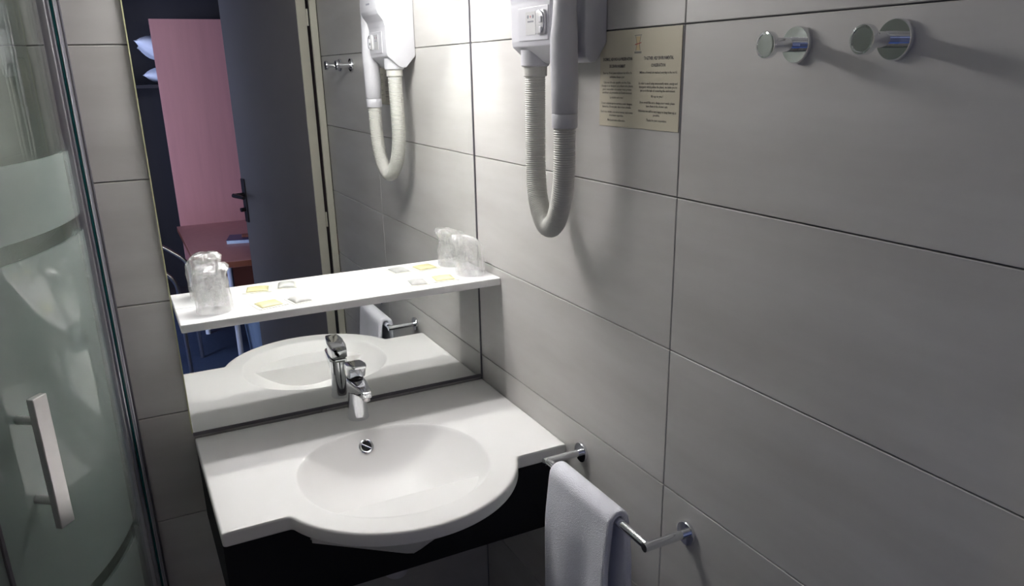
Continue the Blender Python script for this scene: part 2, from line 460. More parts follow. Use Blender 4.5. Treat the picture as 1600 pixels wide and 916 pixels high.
f2 = fillet((RB * math.cos(a1 - .12), CYB + RB * math.sin(a1 - .12)), (nx, YFc), (nx + .05, YFc), .016, 8)
out += f2
seg((nx + .014, YFc), (xr - .006, YFc), 10)
out += fillet((xr - .05, YFc), (xr, YFc), (xr, YFc + .03), .006, 4)
seg((xr, YFc + .008), (xr, -.005), 24)
seg((xr, -.005), (xl, -.005), 48)
ctr = Vector((-.003, CYB))
DB = .128
def rim(d):
    ax = .231; by = .222 if d.y > 0 else .234
    e = 2.15
    return (abs(d.x / ax) ** e + abs(d.y / by) ** e) ** (-1 / e)
bm = bmesh.new(); rings = []
fs = [.02, .10, .2, .3, .4, .5, .6, .7, .78, .85, .9, .94, .97, .99, 1.0, 1.012]
def bz(f):
    if f >= 1.0: return -.0002
    z = -DB * (1 - f ** 2.3)
    if f > .94: z *= .90 if f < .98 else .55
    return z
# the drain hole sits at the lowest point
for fr_ in fs:
    ring = []
    for p in out:
        d = (p - ctr).normalized(); q = ctr + d * rim(d) * fr_
        ring.append(bm.verts.new((q.x, q.y, bz(fr_) if fr_ < 1.012 else 0)))
    rings.append(ring)
for t in (.35, .7):
    ring = []
    for p in out:
        d = (p - ctr).normalized(); q0 = ctr + d * rim(d) * 1.012
        q = q0.lerp(p, t); ring.append(bm.verts.new((q.x, q.y, 0)))
    rings.append(ring)
TL = .034
for off, z in ((.006, 0), (.0018, -.0018), (0, -.006), (0, -TL + .004), (.0012, -TL + .0012), (.004, -TL), (.05, -TL)):
    ring = []
    for i, p in enumerate(out):
        d = (p - ctr); q = ctr + d * max(0, 1 - off / d.length)
        ring.append(bm.verts.new((q.x, q.y, z)))
    rings.append(ring)
for fr_, z in ((.98, -.045), (.75, -.09), (.4, -.135), (.12, -DB - .02)):
    rings.append([bm.verts.new((*(ctr + (p - ctr).normalized() * rim((p - ctr).normalized()) * fr_), z)) for p in out])
N = len(out)
for A, Bq in zip(rings, rings[1:]):
    for k in range(N):
        bm.faces.new((A[k], A[(k + 1) % N], Bq[(k + 1) % N], Bq[k]))
bm.faces.new(rings[0]); bm.faces.new(rings[-1])
autosmooth(link('basin_counter', bm, 'basin', wb), 50)
# moulded underside of the bowl, showing as a white prow below the lip
us = bmesh.new(); top = []; low = []
nn = 24
for i in range(nn + 1):
    t = i / nn; a = PI + .46 + (PI - .92) * t
    top.append(us.verts.new((.268 * math.cos(a), CYB + .268 * math.sin(a), -TL - .0005)))
    x = -.235 + .47 * t
    low.append(us.verts.new((x, -.496, -.200 + .46 * max(abs(x), .006))))
bk = [us.verts.new((v.co.x, -.496, -TL - .0005)) for v in low]
for i in range(nn):
    us.faces.new((top[i], top[i + 1], low[i + 1], low[i])); us.faces.new((low[i], low[i + 1], bk[i + 1], bk[i])); us.faces.new((bk[i], bk[i + 1], top[i + 1], top[i]))
us.faces.new((top[0], low[0], bk[0])); us.faces.new((top[-1], bk[-1], low[-1]))
autosmooth(link('bowl_underside', us, 'basin', wb), 40)
# overflow
def bowl_z(x, y):
    d = Vector((x, y)) - ctr; r = d.length; d.normalize(); return bz(min(1, r / rim(d)))
oy = -.2105; ox = -.018
nrm = Vector((0, -.78, .62)).normalized(); oc = Vector((ox, oy, bowl_z(ox, oy) + .0055))
ob = bmesh.new(); lathe(ob, [(.0135, 0), (.0135, .0014), (.0165, .0026), (.0195, .0014), (.0208, -.005)], oc, nrm, 28)
ovr = autosmooth(link('overflow_ring', ob, 'chrome', wb))
hb = bmesh.new(); lathe(hb, [(.0137, -.004), (.0137, -.0005), (0, -.0005)], oc, nrm, 24); link('overflow_hole', hb, 'dark', ovr)
sb = bmesh.new(); u_, v_ = frame_from(nrm); dd = (u_ * .8 + v_ * .6)
tube(sb, [oc + dd * -.0135 + nrm * .0008, oc + dd * .0135 + nrm * .0008], .0026, 8); link('overflow_bar', sb, 'chrome', ovr)
db = bmesh.new(); lathe(db, [(.033, -.002), (.033, .002), (.028, .004), (.024, .0035), (.022, .008), (.012, .0105), (0, .011)], (ctr.x, ctr.y + .008, -DB), (0, 0, 1), 32)
dp = autosmooth(link('drain_plug', db, 'chrome', wb))
q = bmesh.new(); lathe(q, [(.0275, .0042), (.0235, .0042)], (ctr.x, ctr.y + .008, -DB), (0, 0, 1), 32); link('drain_gap', q, 'dark', dp)

# faucet
fc = root('faucet', 'chrome single lever faucet on the washbasin', 'faucet', (-.421, -.092, ZC + .0003))
b_ = bmesh.new(); lathe(b_, [(0, 0), (.0285, 0), (.0295, .003), (.028, .010), (.0258, .04), (.0248, .08), (.0248, .112), (0, .112)], n=40)
autosmooth(link('body', b_, 'chrome', fc))
def boxy(sections, e, n=32):
    bm = bmesh.new(); rg = []
    for y, z0, z1, hw in sections:
        ring = []
        for k in range(n):
            a = 2 * PI * (k + .5) / n; cx, sz = math.cos(a), math.sin(a)
            ring.append(bm.verts.new((hw * math.copysign(abs(cx) ** e, cx), y, (z0 + z1) / 2 + (z1 - z0) / 2 * math.copysign(abs(sz) ** e, sz))))
        rg.append(ring)
    for A, Bq in zip(rg, rg[1:]):
        for k in range(n): bm.faces.new((A[k], A[(k + 1) % n], Bq[(k + 1) % n], Bq[k]))
    bm.faces.new(rg[0]); bm.faces.new(rg[-1])
    return bm
autosmooth(link('spout', boxy([(.018, .070, .1185, .021), (.0, .074, .1188, .0245), (-.02, .080, .1188, .0245), (-.05, .0885, .1183, .0215), (-.08, .0940, .1175, .0180), (-.100, .0955, .1165, .0152), (-.110, .0975, .1145, .0118), (-.1135, .1015, .1110, .0075)], .34), 'chrome', fc), 40)
ae = bmesh.new(); lathe(ae, [(0, 0), (.0095, 0), (.0105, .003), (.0105, .010), (0, .010)], (0, -.096, .0865), (0, 0, 1), 20); autosmooth(link('aerator', ae, 'steel', fc))
nk = bmesh.new(); lathe(nk, [(0, .1190), (.0225, .1190), (.0225, .1228), (0, .1228)], n=32); autosmooth(link('collar', nk, 'darkmetal', fc))
autosmooth(link('lever', boxy([(.026, .1265, .150, .017), (.0235, .1232, .1575, .0218), (.010, .123, .1645, .0243), (-.008, .123, .1675, .0248), (-.017, .1235, .1685, .0248), (-.022, .132, .1690, .0245), (-.028, .150, .1695, .0238), (-.046, .1600, .1708, .0210), (-.060, .1632, .1715, .0178), (-.0645, .1652, .1705, .0145)], .30), 'chrome', fc), 40)

# black vanity skirt under the counter
vs = root('vanity_skirt', 'black laminate vanity skirt under the washbasin counter', 'cabinet', (-.42, 0, .585))
zt = ZC - TL - .585 - .001
kz = ZC - .585
q = bmesh.new(); prism(q, [(-.4195, 0), (.418, 0), (.418, zt), (.238, zt), (.238, kz - .0905), (.008, kz - .1995), (-.008, kz - .1995), (-.238, kz - .0905), (-.238, zt), (-.4195, zt)], -.4955, -.482, 'y')
link('front_panel', q, 'black', vs)
link('side_panel', B(-.4195, -.4015, -.4815, -.001, 0, zt, .001, 1), 'black', vs)
link('side_panel', B(.400, .418, -.4815, -.001, 0, zt, .001, 1), 'black', vs)

# waste pipe below the basin
wp = root('waste_pipe', 'white plastic waste pipe and bottle trap below the basin', 'pipe', (-.372, -.17, .20))
t1 = bmesh.new(); tube(t1, catmull([(-.05, -.225, .40), (-.045, -.20, .34), (-.02, -.08, .30), (.0, 0, .285), (0, 0, .26)], 8), .018, 18); autosmooth(link('tailpiece', t1, 'pvc', wp))
t2 = bmesh.new(); lathe(t2, [(0, 0), (.026, 0), (.032, .006), (.032, .10), (.036, .104), (.036, .124), (.024, .13), (0, .13)], (0, 0, .14), (0, 0, 1), 28); autosmooth(link('trap', t2, 'pvc', wp))
t3 = bmesh.new(); tube(t3, [(0, .02, .215), (0, .168, .215)], .018, 18); autosmooth(link('outlet_pipe', t3, 'pvc', wp))

# ------------------------------------------------------------------ things on the shelf
def cup(name, label, x, y, hgt, r0, r1, wrap_top, seed, lean):
    rnd = random.Random(seed)
    c = root(name, label, 'cup', (x, y, ZS + .0006), 'wrapped tumblers on the shelf')
    b = bmesh.new(); lathe(b, [(r0 - .0012, .0008), (r0, .0002), (r0, .004), (r1, hgt), (r1 - .004, hgt + .0015), (0, hgt + .0015), (0, hgt), (r1 - .005, hgt - .001), (r0 - .0022, .004), (r0 - .0022, .0008)], n=36)
    autosmooth(link('tumbler', b, 'tumbler', c), 40)
    # loose crinkled cellophane bag over it
    n, m = 48, 26; wv = bmesh.new(); rr = []
    ph = [rnd.uniform(0, 6.28) for _ in range(8)]
    for j in range(m + 1):
        t = j / m; h = .0006 + (wrap_top) * t
        ring = []
        for i in range(n):
            a = 2 * PI * i / n
            base = r0 + .005 + (r1 - r0 + .001) * min(1, t * 1.05)
            if t > .86: base *= max(.05, 1 - ((t - .86) / .14) ** 2.0 * .62)
            k = .0032 * math.sin(5 * a + ph[0] + 5 * t) + .0024 * math.sin(9 * a + ph[1] - 9 * t) + .0016 * math.sin(15 * a + ph[2] + 15 * t) + rnd.uniform(-.0011, .0011)
            k *= (.35 + .65 * t) if t < .85 else 1.6
            fold = .010 * max(0, math.cos(a - ph[3])) ** 6 * t
            r = max(.003, base + k + fold)
            if t < .9: r = max(r, r0 + (r1 - r0) * min(1, h / hgt) + .0012)
            ring.append(wv.verts.new((r * math.cos(a) + lean[0] * max(0, t - .75), r * math.sin(a) + lean[1] * max(0, t - .75), h + rnd.uniform(-.0012, .0012) * (0 < j))))
        rr.append(ring)
    for A, Bq in zip(rr, rr[1:]):
        for k in range(n):
            wv.faces.new((A[k], A[(k + 1) % n], Bq[(k + 1) % n])); wv.faces.new((A[k], Bq[(k + 1) % n], Bq[k]))
    wv.faces.new(rr[-1])
    link('cellophane_wrap', wv, 'wrap', c)
    return c
cup('wrapped_tumbler', 'cellophane wrapped tumbler upside down at the shower end of the shelf', -.750, -.072, .098, .0385, .031, .118, 3, (.06, 0))
cup('wrapped_tumbler', 'cellophane wrapped tumbler upside down at the tiled wall end of the shelf', -.056, -.068, .092, .0375, .029, .112, 8, (-.10, .05))

def sachet(name, label, x, y, rz, wx, wy, hgt, m, margin, group):
    o = root(name, label, 'sachet', (x, y, ZS + .0005), group, rz)
    def pillow(wx, wy, h, z0, nn=14, cr=0.0):
        b = bmesh.new(); rnd = random.Random(int(x * 1000)); V = []
        for j in range(nn + 1):
            row = []
            for i in range(nn + 1):
                u, v = i / nn * 2 - 1, j / nn * 2 - 1
                e = max(0, (1 - abs(u) ** 3) * (1 - abs(v) ** 3))
                row.append(b.verts.new((u * wx / 2, v * wy / 2, z0 + h * e ** .6 + cr * rnd.uniform(0, 1) * (e > .05))))
            V.append(row)
        for j in range(nn):
            for i in range(nn): b.faces.new((V[j][i], V[j][i + 1], V[j + 1][i + 1], V[j + 1][i]))
        lo = [[b.verts.new((v.co.x, v.co.y, 0)) for v in r] for r in (V[0], V[-1])]
        c0 = [b.verts.new((V[j][0].co.x, V[j][0].co.y, 0)) if 0 < j < nn else (lo[0][0] if j == 0 else lo[1][0]) for j in range(nn + 1)]
        c1 = [b.verts.new((V[j][nn].co.x, V[j][nn].co.y, 0)) if 0 < j < nn else (lo[0][nn] if j == 0 else lo[1][nn]) for j in range(nn + 1)]
        for i in range(nn):
            b.faces.new((V[0][i], V[0][i + 1], lo[0][i + 1], lo[0][i])); b.faces.new((V[nn][i + 1], V[nn][i], lo[1][i], lo[1][i + 1]))
            b.faces.new((V[i + 1][0], V[i][0], c0[i], c0[i + 1])); b.faces.new((V[i][nn], V[i + 1][nn], c1[i + 1], c1[i]))
        b.faces.new(lo[0] + c1[1:nn] + lo[1][::-1] + c0[1:nn][::-1])
        return b
    link('film_margin', B(-wx / 2 - margin, wx / 2 + margin, -wy / 2 - margin, wy / 2 + margin, 0, .0009), 'sachet_margin', o)
    po = link('filled_pouch', pillow(wx, wy, hgt, .0012, cr=.0006), m, o, True); po.location.z = .001
    return o
G = 'toiletry sachets on the shelf'
sachet('shampoo_sachet', 'flat clear sachet of yellow gel beside the left wrapped tumbler', -.622, -.084, .22, .056, .050, .0045, 'sachet_yellow', .010, G)
sachet('soap_sachet', 'silver wrapped soap right of the left yellow gel sachet', -.545, -.086, .22, .044, .052, .009, 'sachet_silver', .006, G)
sachet('soap_sachet', 'silver printed soap wrapper left of the right yellow gel sachet', -.222, -.082, -.12, .044, .054, .006, 'sachet_silver', .006, G)
sachet('shampoo_sachet', 'flat clear sachet of yellow gel beside the right wrapped tumbler', -.143, -.077, -.12, .054, .050, .0045, 'sachet_yellow', .010, G)

# ------------------------------------------------------------------ hair dryer on the right wall
hd = root('hair_dryer', 'white wall hair dryer with ribbed hose loop beside the mirror', 'hair dryer', (0, -.475, 1.74))
# local coords: x same, y relative to -.475, z relative to 1.74
def rel(p): return Vector((p[0], p[1] + .475, p[2] - 1.74))
prof = [(-.0012, .038), (-.004, .034), (-.034, .002), (-.048, .0005), (-.060, .006), (-.080, .024), (-.0945, .036), (-.0965, .046), (-.0965, .122), (-.101, .140), (-.116, .160), (-.120, .172), (-.120, .30), (-.108, .318), (-.0012, .318)]
b_ = bmesh.new(); prism(b_, prof, -.128, .042, 'y', .0045, 3)
body = autosmooth(link('body', b_, 'plastic', hd), 40)
prof2 = [(-.0012, .040), (-.0035, .034), (-.026, .002), (-.040, .0005), (-.050, .012), (-.053, .05), (-.053, .27), (-.045, .282), (-.0012, .282)]
b_ = bmesh.new(); prism(b_, [(x, z + .0) for x, z in prof2], -.190, -.1285, 'y', .004, 3)
autosmooth(link('cradle', b_, 'plastic', hd), 40)
# control face plate on the body front (x = -.0965)
fp = bmesh.new(); prism(fp, [(-.1225, .047), (.004, .047), (.004, .112), (-.1225, .112)], -.0982, -.0966, 'x', .0006, 1)
pl = link('control_plate', fp, 'plastic', hd)
lb = bmesh.new(); prism(lb, [(-.072, .058), (-.030, .058), (-.030, .103), (-.072, .103)], -.0990, -.0983, 'x'); link('instruction_label', lb, 'clearplastic', pl)
for k, (yy, mm) in enumerate(((-.040, 'greyprint'), (-.051, 'redprint'), (-.062, 'greyprint'))):
    q = bmesh.new(); lathe(q, [(.0036 if k != 1 else .0022, 0), (.0036 if k != 1 else .0022, .0004), (0, .0004)], (-.0990, yy, .0935), (-1, 0, 0), 14); link('symbol', q, mm, pl)
q = bmesh.new()
for i in range(6): box(q, -.0994, -.0990, -.064 + i * .0045, -.0612 + i * .0045, .0825, .0855)
link('printed_text', q, 'greyprint', pl)
sw = bmesh.new()
prism(sw, [(-.112, .058), (-.085, .058), (-.081, .064), (-.081, .098), (-.085, .104), (-.112, .104), (-.1165, .096), (-.1165, .066)], -.1035, -.0983, 'x', .0015, 2)
swo = autosmooth(link('switch_guard', sw, 'clearplastic', pl), 40)
for zz, hh in ((.066, .012), (.086, .012)):
    q = bmesh.new(); prism(q, [(-.108, zz - hh / 2), (-.098, zz - hh / 2), (-.098, zz + hh / 2), (-.108, zz + hh / 2)], -.1065, -.1036, 'x', .001, 1); link('rocker', q, 'plastic', swo)
q = bmesh.new(); tube(q, catmull([(-.1045, -.100, .103), (-.1055, -.1135, .096), (-.1055, -.1185, .082), (-.1055, -.1155, .067), (-.1045, -.104, .060)], 6), .0012, 8); link('guard_rim', q, 'greyprint', swo)
q = bmesh.new()
for i in range(5): box(q, -.1206, -.1201, -.062 + i * .0075, -.0575 + i * .0075, .190, .1955)
link('maker_mark', q, 'greyprint', body)
# hose outlet and collar
q = bmesh.new(); lathe(q, [(.031, .030), (.031, -.002), (.0285, -.0045), (0, -.0045)], (-.061, 0, 0), (0, 0, 1), 32); autosmooth(link('hose_socket', q, 'plastic', hd))
q = bmesh.new(); lathe(q, [(.0262, -.004), (.0262, -.0235), (.0245, -.025), (0, -.025)], (-.061, 0, 0), (0, 0, 1), 32); autosmooth(link('hose_collar', q, 'hose', hd))
path = catmull([rel(p) for p in ((-.061, -.475, 1.722), (-.061, -.474, 1.66), (-.060, -.472, 1.58), (-.061, -.474, 1.515), (-.065, -.490, 1.452), (-.071, -.525, 1.408), (-.075, -.563, 1.396), (-.080, -.601, 1.422), (-.083, -.628, 1.475), (-.084, -.639, 1.54), (-.084, -.640, 1.622))], 14)
pts = resample(path, .0011)
rad = [.0222 + .0010 * math.cos(2 * PI * i * .0011 / .0046) for i in range(len(pts))]
q = bmesh.new(); tube(q, pts, rad, 22); link('ribbed_hose', q, 'hose', hd, True)
ax0 = rel((-.084, -.640, 1.615))
q = bmesh.new(); lathe(q, [(0, 0), (.0255, 0), (.0265, .002), (.0265, .0265), (.0255, .028), (0, .028)], ax0, (0, 0, 1), 32); autosmooth(link('handset_collar', q, 'plastic', hd))
hs = bmesh.new()
hp = [ax0 + Vector((0, 0, .0285)), ax0 + Vector((0, 0, .030)), ax0 + Vector((0, 0, .08)), ax0 + Vector((-.001, .001, .13)), ax0 + Vector((-.002, .0, .17)), ax0 + Vector((-.002, -.003, .22)), ax0 + Vector((-.002, -.005, .28)), ax0 + Vector((-.002, -.005, .33)), ax0 + Vector((-.002, -.005, .34))]
tube(hs, hp, [.0255, .0268, .0275, .0280, .0275, .0235, .0215, .021, .014], 32)
autosmooth(link('handset', hs, 'plastic', hd), 40)

# ------------------------------------------------------------------ notice card
sg = root('notice_card', 'laminated cream notice in two languages on the tiles beside hair dryer', 'sign', (-.0006, -.7715, 1.708))
link('card', B(-.0012, 0, -.1290, .1290, -.0910, .0905, .0004, 1), 'card', sg)
def lines(name, items, m):
    bm = bmesh.new()
    for s, y, z, size, width, bold in items:
        me = text_mesh(s, size, bold=bold)
        xs = [v.co.x for v in me.vertices]
        sc = width / max(1e-6, max(xs) - min(xs)) if width else 1.0
        cx = (max(xs) + min(xs)) / 2
        T = Matrix(((0, 0, -1, -.00135), (-1, 0, 0, y + .7715), (0, 1, 0, z - 1.708), (0, 0, 0, 1)))
        me.transform(Matrix.Diagonal((sc, 1, 1, 1)) @ Matrix.Translation((-cx, 0, 0))); me.transform(T)
        bm.from_mesh(me); bpy.data.meshes.remove(me)
    me = bpy.data.meshes.new(name); bm.to_mesh(me); bm.free()
    return link(name, me, m, sg)
LC, RC = -.704, -.835
lines('heading_text', [
    ('ENSEMBLE, AIDONS A LA PRESERVATION', LC, 1.7455, .0082, .100, .00022)], 'ink')
lines('heading_text', [("DE L'ENVIRONNEMENT", LC, 1.7325, .0082, .054, .00022)], 'ink')
lines('heading_text', [('TOGETHER, HELP ENVIRONMENTAL', RC, 1.7455, .0082, .088, .00022)], 'ink')
lines('heading_text', [('CONSERVATION', RC, 1.7330, .0082, .042, .00022)], 'ink')
bs = .0062
lines('body_text', [
    ("Beaucoup d'hotels lavent inutilement des millions de", LC, 1.7200, bs, .098, .0001), ('serviettes chaque jour.', LC, 1.7125, bs, .052, .0001),
    ("Cela veut dire une quantite enorme d'eau,", LC, 1.7020, bs, .094, .0001),
    ("d'energie et de detergents qui polluent notre planete,", LC, 1.6955, bs, .110, .0001),
    ('pour nous aider a la sauver vous pouvez', LC, 1.6890, bs, .100, .0001),
    ("contribuer a la protection de l'environnement.", LC, 1.6825, bs, .104, .0001),
    ('La decision est a vous !', LC, 1.6735, bs, .048, .0001),
    ('Si vous souhaitez que les serviettes soient changees,', LC, 1.6620, bs, .108, .0001), ("laissez-les, s'il vous plait, dans le bac a douche.", LC, 1.6555, bs, .100, .0001),
    ('Dans le cas contraire, nous serons heureux, aussi souvent', LC, 1.6455, bs, .112, .0001), ('de les laisser suspendues.', LC, 1.6390, bs, .050, .0001),
    ('Merci pour votre collaboration.', LC, 1.6295, bs, .062, .0001),
    ('Millions of towels are washed everyday in the world.', RC, 1.7205, bs, .112, .0001),
    ('In order to avoid using unnecessarily water, energy and', RC, 1.7010, bs, .116, .0001),
    ('detergents which pollute the planet, we invite you to', RC, 1.6945, bs, .114, .0001),
    ('join us in the task of conserving the environment.', RC, 1.6880, bs, .106, .0001),
    ("It's up to you !", RC, 1.6780, bs, .036, .0001),
    ('If you would like us to change your towels, please', RC, 1.6665, bs, .106, .0001), ('leave them in the shower unit.', RC, 1.6600, bs, .066, .0001),
    ('Otherwise we will be very happy to hang them up as', RC, 1.6505, bs, .116, .0001), ('possible.', RC, 1.6440, bs, .020, .0001),
    ('Thanks for your cooperation.', RC, 1.6345, bs, .062, .0001)], 'ink')
# emblem: tall H of two curved posts with a slanted crossbar on a gold field
def flat(bm, poly, x=-.00135):
    bm.faces.new([bm.verts.new((x, a + .7715, b - 1.708)) for a, b in poly])
q = bmesh.new(); flat(q, [(-.7645, 1.785), (-.7675, 1.772), (-.7645, 1.7605), (-.7775, 1.7605), (-.7755, 1.772), (-.7785, 1.785)], -.00130); link('emblem_field', q, 'ink_gold', sg)
q = bmesh.new()
for s in (-1, 1):
    c = -.7713 + s * .0045
    flat(q, [(c + s * .0036 - .0006, 1.786), (c + s * .0036 + .0006, 1.786), (c + .0006, 1.773), (c + s * .0022 + .0006, 1.760), (c + s * .0022 - .0006, 1.760), (c - .0006, 1.773)])
flat(q, [(-.7600, 1.7868), (-.7600, 1.7878), (-.7825, 1.7878), (-.7825, 1.7868)])
link('emblem_posts', q, 'ink_grey', sg)
q = bmesh.new(); flat(q, [(-.7615, 1.7700), (-.7615, 1.7716), (-.7815, 1.7746), (-.7815, 1.7732)], -.0014); link('emblem_crossbar', q, 'ink_red', sg)
q = bmesh.new()
for i in range(6): flat(q, [(-.7605 - i * .0037, 1.7550), (-.7605 - i * .0037, 1.7585), (-.7634 - i * .0037, 1.7585), (-.7634 - i * .0037, 1.7550)])
link('emblem_caption', q, 'ink_grey', sg)

# ------------------------------------------------------------------ robe hooks
def hook(label, y, z):
    h = root('robe_hook', label, 'hook', (0, y, z), 'chrome robe hooks on the tiled wall')
    q = bmesh.new(); lathe(q, [(0, .0004), (.0245, .0004), (.0255, .0016), (.0255, .0075), (.0245, .009), (0, .009)], (0, 0, 0), (-1, 0, 0), 40); autosmooth(link('rosette', q, 'chrome', h))
    q = bmesh.new(); lathe(q, [(0, .0088), (.0105, .0088), (.0098, .040), (.0105, .0555), (0, .0555)], (0, 0, 0), (-1, 0, 0), 28); autosmooth(link('stem', q, 'chrome', h))
    q = bmesh.new(); lathe(q, [(0, .0550), (.0160, .0550), (.0184, .0575), (.0188, .0645), (.0176, .0670), (.0150, .0672), (.0146, .0662), (0, .0662)], (0, 0, 0), (-1, 0, 0), 36); autosmooth(link('knob', q, 'chrome', h))
    return h
hook('round chrome robe hook nearer the notice card', -1.165, 1.7575)
hook('round chrome robe hook farther from the notice card', -1.329, 1.7585)

# ------------------------------------------------------------------ towel bar and towel
tb = root('towel_bar', 'chrome towel bar with square bends on the wall beside the basin', 'towel bar', (0, -.789, .833))
BX = -.100
q = bmesh.new(); tube(q, [(BX, .200, 0), (BX, -.200, 0)], .0095, 24); autosmooth(link('rail', q, 'chrome', tb))
for sy in (1, -1):
    q = bmesh.new(); tube(q, [(-.006, sy * .200, 0), (BX - .0095, sy * .200, 0)], .0095, 24); autosmooth(link('arm', q, 'chrome', tb))
    q = bmesh.new(); lathe(q, [(0, .0004), (.0245, .0004), (.0255, .002), (.0255, .007), (.0245, .0085), (0, .0085)], (0, sy * .200, 0), (-1, 0, 0), 36); autosmooth(link('rosette', q, 'chrome', tb))

ty0, ty1 = -.640, -.892
q = bmesh.new(); nv, nu = 60, 26; V = []
rb = .0115
rnd = random.Random(4)
for j in range(nv + 1):
    s = j / nv; row = []
    for i in range(nu + 1):
        u = i / nu; y = ty0 + (ty1 - ty0) * u
        if s < .50:
            d = (.50 - s) / .50; x = BX - rb - .004 * d; z = .833 - d * .42; k = d
            y2 = y + .010 * d * math.sin(3 * u) - .004 * d
            x -= (.011 * math.sin(u * 6.0 + .5) + .005 * math.sin(u * 13 + 2 + 2 * d)) * min(1, d * 3) * (.4 + .6 * d) + .008 * min(1, d * 4)
        elif s < .60:
            a = (s - .50) / .10 * PI; x = BX - rb * math.cos(a); z = .833 + rb * math.sin(a); y2 = y
        else:
            d = (s - .60) / .40; x = BX + rb + .004 * d; z = .833 - d * .36
            x += (.006 * math.sin(u * 5 + 1)) * min(1, d * 3); y2 = y - .014 * d * u - .012 * min(1, d * 4)
        row.append(q.verts.new((x + .42 * 0, y2 + .789, z - .833)))
    V.append(row)
for j in range(nv):
    for i in range(nu): q.faces.new((V[j][i], V[j][i + 1], V[j + 1][i + 1], V[j + 1][i]))
tw = link('hand_towel', q, 'towel', None, True)
tw.location = (0, -.789, .833)
sm = tw.modifiers.new('thick', 'SOLIDIFY'); sm.thickness = .016; sm.offset = 1.0
# make sure the cloth thickens away from the rail
ss = tw.modifiers.new('sub', 'SUBSURF'); ss.levels = 1; ss.render_levels = 1
tag(tw, 'thick white terry hand towel hanging over the chrome towel bar', 'towel')

# ------------------------------------------------------------------ shower enclosure (quadrant)
GX, GS, GR = -1.000, .02, .75
def gp(a, off=0.0):
    return Vector((GX - GR + (GR + off) * math.cos(a), -GS - (GR + off) * math.sin(a)))
se = root('shower_enclosure', 'curved glass shower enclosure with frosted bands and steel pull handle', 'shower', (GX, 0, 0))
def S_(p, z): return Vector((p.x - GX, p.y, z))
Z0, Z1 = .12, 2.02
def curved_pane(a0, a1, off, th=.006, n=40, start=None):
    bm = bmesh.new(); pl_ = []
    ang = [a0 + (a1 - a0) * i / n for i in range(n + 1)]
    inner = [gp(a, off) for a in ang]; outer = [gp(a, off + th) for a in ang]
    if start is not None:
        inner.insert(0, Vector((GX + off, start))); outer.insert(0, Vector((GX + off + th, start)))
    k = len(inner)
    ib = [bm.verts.new(S_(p, Z0)) for p in inner]; it = [bm.verts.new(S_(p, Z1)) for p in inner]
    ob = [bm.verts.new(S_(p, Z0)) for p in outer]; ot = [bm.verts.new(S_(p, Z1)) for p in outer]
    for i in range(k - 1):
        bm.faces.new((ob[i], ob[i + 1], ot[i + 1], ot[i])); bm.faces.new((ib[i + 1], ib[i], it[i], it[i + 1]))
    return bm
fixed = link('fixed_pane', curved_pane(.0, math.radians(9), -.012, start=-.03, n=8), 'shower_glass', se, True)
dr = link('door_pane', curved_pane(math.radians(5), math.radians(43.6), 0), 'shower_glass', se, True)
dr2 = link('door_pane', curved_pane(math.radians(44.4), math.radians(84), 0), 'shower_glass', se, True)
def strip(x0, x1, y0, y1, m, name, z0=Z0 - .02, z1=Z1 + .02, bev=.002):
    return link(name, B(x0 - GX, x1 - GX, y0, y1, z0, z1, bev, 2), m, se)
strip(-.9680, -.9635, -.022, -.0005, 'seal', 'wall_gasket')
strip(-.9735, -.9685, -.027, -.0005, 'alu', 'wall_profile')
strip(-.9765, -.9740, -.031, -.0005, 'plastic', 'bright_trim', bev=.0008)
strip(-.9820, -.9770, -.030, -.0005, 'glass_edge', 'glass_edge')
strip(-.9960, -.9825, -.034, -.0005, 'alu', 'fixed_profile', bev=.003)
strip(-1.0000, -.9965, -.030, -.0005, 'seal', 'profile_groove', bev=.001)
strip(-1.0130, -1.0005, -.036, -.0005, 'alu', 'fixed_profile', bev=.003)
# vertical stile on the sliding door's leading edge, turned with the curve
def stile(a, w0, w1, t0, t1, m, name):
    bm = bmesh.new(); A = gp(a); n = Vector((math.cos(a), -math.sin(a))); t = Vector((-math.sin(a), -math.cos(a)))
    prism(bm, [(lambda p: (p.x - GX, p.y))(A + n * nn_ + t * tt_) for nn_, tt_ in ((w0, t0), (w1, t0), (w1, t1), (w0, t1))], Z0, Z1, 'z', .0015, 2)
    return link(name, bm, m, se)
stile(math.radians(5), -.006, .014, -.004, .014, 'alu', 'door_stile')
stile(math.radians(44), -.004, .010, -.004, .004, 'seal', 'door_stile')
def rail(z0, z1, name, m='alu'):
    bm = bmesh.new(); ang = [PI / 2 * i / 40 for i in range(41)]
    inn = [Vector((GX - .03, -.001))] + [gp(a, -.03) for a in ang]; ou = [Vector((GX + .018, -.001))] + [gp(a, .018) for a in ang]
    inn.append(inn[-1] + Vector((-.02, 0))); ou.append(ou[-1] + Vector((-.02, 0)))
    vs_ = [[bm.verts.new(S_(p, z)) for p in r] for r, z in ((inn, z0), (ou, z0), (ou, z1), (inn, z1))]
    for i in range(len(inn) - 1):
        for a, b in ((0, 1), (1, 2), (2, 3), (3, 0)): bm.faces.new((vs_[a][i], vs_[a][i + 1], vs_[b][i + 1], vs_[b][i]))
    bm.faces.new([r[0] for r in vs_]); bm.faces.new([r[-1] for r in vs_])
    return link(name, bm, m, se)
rail(2.041, 2.085, 'top_rail'); rail(.085, .099, 'bottom_rail')
